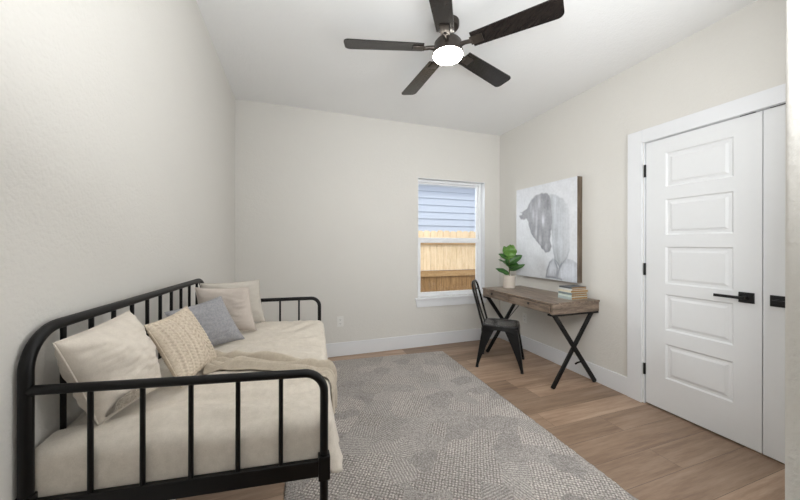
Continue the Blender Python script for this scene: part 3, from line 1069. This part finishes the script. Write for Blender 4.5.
# ------------------------------------------------------------------ books
bx, by = 2.487, 2.205
specs = [  # thickness, cover colour, dx, dy, rot, wx, wy, name of look
    (.024, (.42, .48, .47), 0, 0, .02, .205, .150, 'grey green hardback book at the bottom of the stack on the desk'),
    (.020, (.62, .68, .62), .004, .002, -.01, .200, .148, 'pale sage book lying second from the bottom of the desk stack'),
    (.018, (.22, .27, .28), -.002, -.001, .03, .196, .146, 'dark slate book lying third from the bottom of the desk stack'),
    (.021, (.70, .64, .50), .010, .004, -.04, .205, .144, 'cream covered book lying third from the top of the desk stack'),
    (.015, (.64, .64, .62), .000, .000, .05, .192, .140, 'off white book lying directly under the charcoal top book'),
    (.014, (.085, .09, .095), .002, .003, .02, .190, .138, 'thin charcoal book on top of the stack on the desk'),
]
zb = DTOP + .0005
for th, colr, dx, dy, rz, wx, wy, lab in specs:
    bk_ = thing('book', lab, 'book', (bx + dx, by + dy, zb), rz, 'books stacked on the desk')
    cm = mat_plain('book_cloth', colr, .7, var=.15, scale=60)
    bm = bmesh.new()
    x0, x1, y0, y1 = -wx / 2, wx / 2, -wy / 2, wy / 2
    box(bm, x0, x1, y0, y1, 0, .0022, .0006, 1)
    box(bm, x0, x1, y0, y1, th - .0022, th, .0006, 1)
    box(bm, x0, x0 + .003, y0, y1, .0018, th - .0018, .0006, 1)
    link('cover', bm, cm, bk_)
    link('page_block', B(x0 + .0032, x1 - .004, y0 + .003, y1 - .003, .0024, th - .0024), M['pages'], bk_)
    zb += th + .0004

# ------------------------------------------------------------------ plant
pc = Vector((2.375, 2.970, DTOP + .0005))
plant = thing('potted_fig', 'small fiddle leaf fig in a cream cylinder pot on the desk', 'plant', pc)
bm = bmesh.new()
lathe(bm, [(0, 0), (.062, 0), (.066, .003), (.069, .140), (.069, .146), (.066, .148), (.063, .146), (.062, .128), (0, .128)], 40)
link('pot', bm, M['pot'], plant, smooth='auto')
bm = bmesh.new()
lathe(bm, [(0, .1345), (.03, .137), (.0615, .132), (.0615, .1285), (0, .1285)], 30)
link('soil', bm, M['soil'], plant, smooth='auto')
CR, CF = _r, _f
def rel(a, d, z):     # a to the right as seen from the doorway, d away from it
    return CR * a + CF * d + Vector((0, 0, z))
bm = bmesh.new()
tube(bm, [rel(0, 0, .13), rel(.004, .004, .22), rel(-.002, 0, .32), rel(.0, .002, .42)], [.006, .0055, .0045, .003], 8)
stem = link('stem', bm, M['stem'], plant, smooth='auto')
def leaf(base, tip, wd, up, mat, curl=.15, fat=.62):
    base, tip, up = Vector(base), Vector(tip), Vector(up)
    ax = tip - base
    L = ax.length
    t = ax.normalized(); side = t.cross(up).normalized(); nn = side.cross(t).normalized()
    def fn(u, v):
        k = .12 + .88 * u
        w_ = math.sin(PI * min(1, (u ** (.5 / (1 - fat) * .62)))) ** .75 if 0 < u < 1 else 0
        w_ = max(w_, .03) * wd / 2
        s_ = (v - .5) * 2
        wob = .05 * wd * math.sin(u * 15) * abs(s_)
        p = base + t * (L * u) + side * (s_ * w_) + nn * (abs(s_) ** 1.4 * w_ * .35 - curl * L * u * u + wob)
        return p
    bm = bmesh.new()
    sheet(bm, fn, 20, 10, .0012)
    lf = link('leaf', bm, mat, plant, smooth=True)
    bm = bmesh.new()
    pts = [fn(i / 14, .5) + nn * .001 for i in range(14)]
    tube(bm, pts, [.0026 - .0001 * i for i in range(14)], 6)
    link('midrib', bm, M['leaf_young'], lf, smooth=True)
up_c = -CF * .8 + Vector((0, 0, .6))
leaf(rel(0, -.01, .36), rel(.0, -.03, .505), .150, -CF + Vector((0, 0, .25)), M['leaf_young'], .02, .60)
leaf(rel(.0, -.01, .34), rel(.055, .03, .50), .105, -CF + Vector((0, 0, .3)), M['leaf_young'], .0)
leaf(rel(.0, -.005, .33), rel(-.055, .03, .485), .10, -CF + Vector((0, 0, .3)), M['leaf_young'], .0)
leaf(rel(0, 0, .32), rel(-.130, -.045, .398), .085, up_c, M['leaf_dark'], .10)
leaf(rel(0, 0, .29), rel(.140, -.03, .385), .095, up_c, M['leaf_dark'], .10)
leaf(rel(0, 0, .24), rel(-.085, -.09, .315), .100, up_c, M['leaf_dark'], .08)
leaf(rel(0, 0, .25), rel(.075, -.10, .27), .105, up_c, M['leaf_dark'], .05)
leaf(rel(0, 0, .20), rel(.178, -.02, .275), .070, up_c, M['leaf_dark'], .05)
leaf(rel(0, 0, .27), rel(.01, -.12, .30), .100, up_c, M['leaf_dark'], .10)
leaf(rel(0, 0, .155), rel(-.158, -.03, .232), .072, up_c, M['leaf_dark'], .12)
leaf(rel(0, 0, .26), rel(.05, .12, .34), .10, Vector((0, 0, 1)), M['leaf_dark'], .15)
leaf(rel(0, 0, .25), rel(-.08, .11, .34), .10, Vector((0, 0, 1)), M['leaf_dark'], .15)

# ------------------------------------------------------------------ horse canvas
AY0, AY1, AZ0, AZ1 = 2.241, 3.095, .891, 1.923
art = thing('canvas_painting', 'grey and white canvas painting of a horse with lowered head on the right wall', 'painting', (XR, (AY0 + AY1) / 2, (AZ0 + AZ1) / 2))
hw, hh = (AY1 - AY0) / 2, (AZ1 - AZ0) / 2
bm = bmesh.new()
ring_y = [(-hw, -hw + .012), (hw - .012, hw)]
for a, b in ring_y:
    box(bm, -.066, -.0005, a, b, -hh, hh, .001, 1)
for a, b in ((-hh, -hh + .012), (hh - .012, hh)):
    box(bm, -.066, -.0005, -hw + .0122, hw - .0122, a, b, .001, 1)
link('stretcher_frame', bm, M['frame_wood'], art)
def to_uv(pts):
    out = []
    for x, y in pts:
        t = (x - 28) / 250
        yt, yb_ = 90 - 60 * t, 440 + 25 * t
        out.append((1.272 * t / (1 + .272 * t), (y - yt) / (yb_ - yt)))
    return out
HEAD = to_uv([(40, 196), (50, 188), (44, 180), (58, 174), (72, 163), (84, 136), (104, 111), (130, 101), (158, 99), (165, 112), (170, 140), (174, 185), (176, 215), (169, 262), (167, 292), (172, 318), (168, 334), (158, 344), (149, 345), (138, 334), (118, 306), (96, 279), (84, 252), (76, 222), (71, 207), (56, 212), (46, 209)])
NECK = to_uv([(163, 102), (190, 107), (220, 124), (240, 150), (247, 200), (247, 330), (236, 366), (207, 402), (186, 372), (178, 330), (172, 240)])
LEGA = to_uv([(149, 447), (153, 415), (164, 384), (179, 363), (192, 384), (200, 408), (193, 450)])
LEGB = to_uv([(194, 452), (200, 415), (214, 384), (236, 366), (262, 372), (285, 390), (285, 470)])
def sd(poly, x, y):
    d = 1e9; ins = False
    n_ = len(poly)
    for i in range(n_):
        x0, y0 = poly[i]; x1, y1 = poly[(i + 1) % n_]
        ex, ey = x1 - x0, y1 - y0
        t = max(0, min(1, ((x - x0) * ex + (y - y0) * ey) / (ex * ex + ey * ey)))
        d = min(d, math.hypot(x - x0 - ex * t, y - y0 - ey * t))
        if (y0 > y) != (y1 > y) and x < x0 + (y - y0) / (y1 - y0) * ex:
            ins = not ins
    return -d if ins else d
def sstep(a, b, x):
    t = max(0, min(1, (x - a) / (b - a)))
    return t * t * (3 - 2 * t)
BLOBS = [((122, 140), 7, 26, .30), ((138, 212), 6, 26, .42), ((112, 205), 5, 34, .22), ((98, 190), 5, 30, .24), ((108, 262), 6, 22, .26),
         ((126, 290), 6, 18, .22), ((150, 318), 4, 14, .22), ((152, 140), 6, 34, -.05), ((150, 250), 8, 40, .06), ((88, 160), 4, 20, .16)]
BL = [(to_uv([c])[0], a / 250, b_ / 380, k) for c, a, b_, k in BLOBS]
def paint(u, v):
    n1 = nz(u * 5, v * 5, 1) * .5 + nz(u * 15, v * 15, 4) * .40 + nz(u * 46, v * 46, 7) * .45
    drip = nz(u * 30, v * 2.2, 3) + .6 * nz(u * 60, v * 7, 9)
    wob = .010 * nz(u * 22, v * 22, 2)
    bg = .76 + .10 * n1 - .12 * sstep(.45, 1, v) * (.4 + .6 * nz(u * 3, v * 3, 6) + .3)
    c = [bg * .965, bg * .985, bg * 1.03]
    def blend(t, k):
        for i in range(3):
            c[i] += (t[i] - c[i]) * k
    dn = sd(NECK, u, v) + wob
    fade = .80 - .50 * sstep(.72, .90, u)
    tone = .50 + .10 * drip + .13 * n1 - .16 * sstep(.60, .85, v)
    blend((tone * .94, tone * .985, tone * 1.05), (1 - sstep(-.014, .012, dn)) * fade)
    for P_, base_ in ((LEGA, .50), (LEGB, .55)):
        dd = sd(P_, u, v) + wob * .6
        tn = base_ + .13 * n1 + .09 * drip + .10 * sstep(.02, .08, -dd)
        blend((tn * .94, tn * .975, tn * 1.06), (1 - sstep(-.008, .006, dd)) * .9)
        blend((.17, .185, .215), (1 - sstep(.0, .020, abs(dd + .008))) * .70 * (1 if u < .80 else .2) * sstep(.76, .84, v))
    dh = sd(HEAD, u, v) + wob
    hl = sum(k * math.exp(-((u - q[0]) / a) ** 2 - ((v - q[1]) / b_) ** 2) for q, a, b_, k in BL)
    tn = .35 + .07 * drip + .10 * n1 + hl * .8 - .05 * sstep(.5, .7, v)
    blend((tn * .975, tn * .985, tn * 1.055), (1 - sstep(-.012, .008, dh)) * .97)
    blend((.20, .21, .235), (1 - sstep(.0, .012, abs(dh + .006))) * .45 * sstep(.35, .6, v))
    blend((.20, .215, .245), (1 - sstep(0, .014, abs(dn + .006))) * .6 * sstep(.55, .85, v))
    return c
NA, NB = 130, 156
bm = bmesh.new()
cl = bm.loops.layers.float_color.new('paint')
gv = [[bm.verts.new((-.0675 - .0004 * nz(i * .9, j * .9), hw - (i / NA) * 2 * hw, hh - (j / NB) * 2 * hh)) for j in range(NB + 1)] for i in range(NA + 1)]
gc = [[paint(i / NA, j / NB) for j in range(NB + 1)] for i in range(NA + 1)]
for i in range(NA):
    for j in range(NB):
        q = [(i, j), (i + 1, j), (i + 1, j + 1), (i, j + 1)]
        f = bm.faces.new([gv[a][b] for a, b in q])
        for lp in f.loops:
            pass
        for lp, (a, b) in zip(f.loops, q):
            lp[cl] = (*gc[a][b], 1)
ret = bmesh.ops.extrude_edge_only(bm, edges=[e for e in bm.edges if e.is_boundary])
for v_ in [g for g in ret['geom'] if isinstance(g, bmesh.types.BMVert)]:
    v_.co.x = -.0662
mp_ = Mat('canvas_paint', (.6, .6, .62), .8, spec=.2)
at_ = mp_.n('ShaderNodeVertexColor'); at_.layer_name = 'paint'
mp_.base(at_.outputs[0])
mp_.bump(mp_.noise(mp_.coords(), 260, 2), .25, .002)
link('canvas', bm, mp_.m, art, smooth=False)

# ------------------------------------------------------------------ outlets
def outlet(label, loc, rz):
    o = thing('wall_outlet', label, 'outlet', loc, rz, 'wall outlets')
    # local -y faces the room
    link('cover_plate', B(-.036, .036, -.006, -.0003, -.058, .058, .002), M['plate'], o)
    for zc in (-.021, .021):
        bm = bmesh.new()
        box(bm, -.017, .017, -.0085, -.0058, zc - .014, zc + .014, .002)
        s = link('socket', bm, M['plate'], o)
        bm = bmesh.new()
        for xs in (-.006, .006):
            box(bm, xs - .0012, xs + .0012, -.0090, -.0080, zc - .003, zc + .007)
        box(bm, -.002, .002, -.0090, -.0080, zc - .011, zc - .007)
        link('slot', bm, M['slot'], s)
outlet('white outlet on the back wall to the left of the window', (.502, YB, .388), 0)
outlet('white outlet on the right wall under the oak desk', (XR, 3.022, .374), -PI / 2)

# ------------------------------------------------------------------ ceiling fan
FC = Vector((.970, 1.832, 0))
ZBL, RB, PH = 2.568, .684, .3595
fan = thing('ceiling_fan', 'dark five blade ceiling fan with a lit round light on the white ceiling', 'ceiling fan', (FC.x, FC.y, H))
def Z(z):
    return z - H
bm = bmesh.new()
lathe(bm, [(0, Z(2.7395)), (.074, Z(2.7395)), (.074, Z(2.712)), (.066, Z(2.700)), (.02, Z(2.696)), (0, Z(2.696))], 40)
link('canopy', bm, M['bronze'], fan, smooth='auto')
bm = bmesh.new()
lathe(bm, [(0, Z(2.697)), (.014, Z(2.697)), (.014, Z(2.635)), (0, Z(2.635))], 20)
link('downrod', bm, M['bronze'], fan, smooth='auto')
bm = bmesh.new()
lathe(bm, [(0, Z(2.645)), (.030, Z(2.645)), (.036, Z(2.630)), (.075, Z(2.618)), (.090, Z(2.600)), (.092, Z(2.570)), (.096, Z(2.552)), (.101, Z(2.535)), (.101, Z(2.521)), (0, Z(2.521))], 44)
link('motor_housing', bm, M['bronze'], fan, smooth='auto')
bm = bmesh.new()
lathe(bm, [(0, Z(2.5205)), (.0975, Z(2.5205)), (.098, Z(2.515)), (.092, Z(2.507)), (.066, Z(2.501)), (.03, Z(2.499)), (0, Z(2.4985))], 44)
link('light_diffuser', bm, M['lamp'], fan, smooth='auto')['label'] = 'glowing white round diffuser'
pitch = math.radians(-11)
for k in range(5):
    a = PH + k * 2 * PI / 5
    R_ = Matrix.Rotation(a, 4, 'Z')
    Pm = Matrix.Translation((0, 0, Z(ZBL))) @ Matrix.Rotation(pitch, 4, 'X')
    # blade in local x (radial), y (chord)
    prof = []
    n_ = 10
    r0, r1, w0, w1 = .165, RB, .110, .138
    top = [(r0, w0 / 2)] + [(r1 - .05, w1 / 2)]
    arc = [(r1 - .035 + .035 * math.sin(t), (w1 / 2 - .035) + .035 * math.cos(t)) for t in [i / 6 * PI / 2 for i in range(7)]]
    outl = [(r0, w0 / 2)] + arc + [(x, -y) for x, y in arc[::-1]] + [(r0, -w0 / 2)]
    bm = bmesh.new()
    A_ = [bm.verts.new(R_ @ Pm @ Vector((x, y, .0035))) for x, y in outl]
    C_ = [bm.verts.new(R_ @ Pm @ Vector((x, y, -.0035))) for x, y in outl]
    bm.faces.new(A_); bm.faces.new(C_[::-1])
    for i in range(len(outl)):
        j = (i + 1) % len(outl)
        bm.faces.new((A_[i], A_[j], C_[j], C_[i]))
    bl = link('blade', bm, M['blade'], fan, smooth='auto')
    bm = bmesh.new()
    box(bm, .155, .235, -.030, .030, -.0125, -.0038, .003)
    for v_ in bm.verts:
        v_.co = Pm @ v_.co
    nb = len(bm.verts)
    tube(bm, [(.085, 0, Z(2.565)), (.12, 0, Z(2.566)), (.17, 0, Z(ZBL - .008))], [.016, .013, .013], 10)
    for v_ in bm.verts:
        v_.co = R_ @ v_.co
    link('blade_bracket', bm, M['bronze'], bl, smooth='auto')
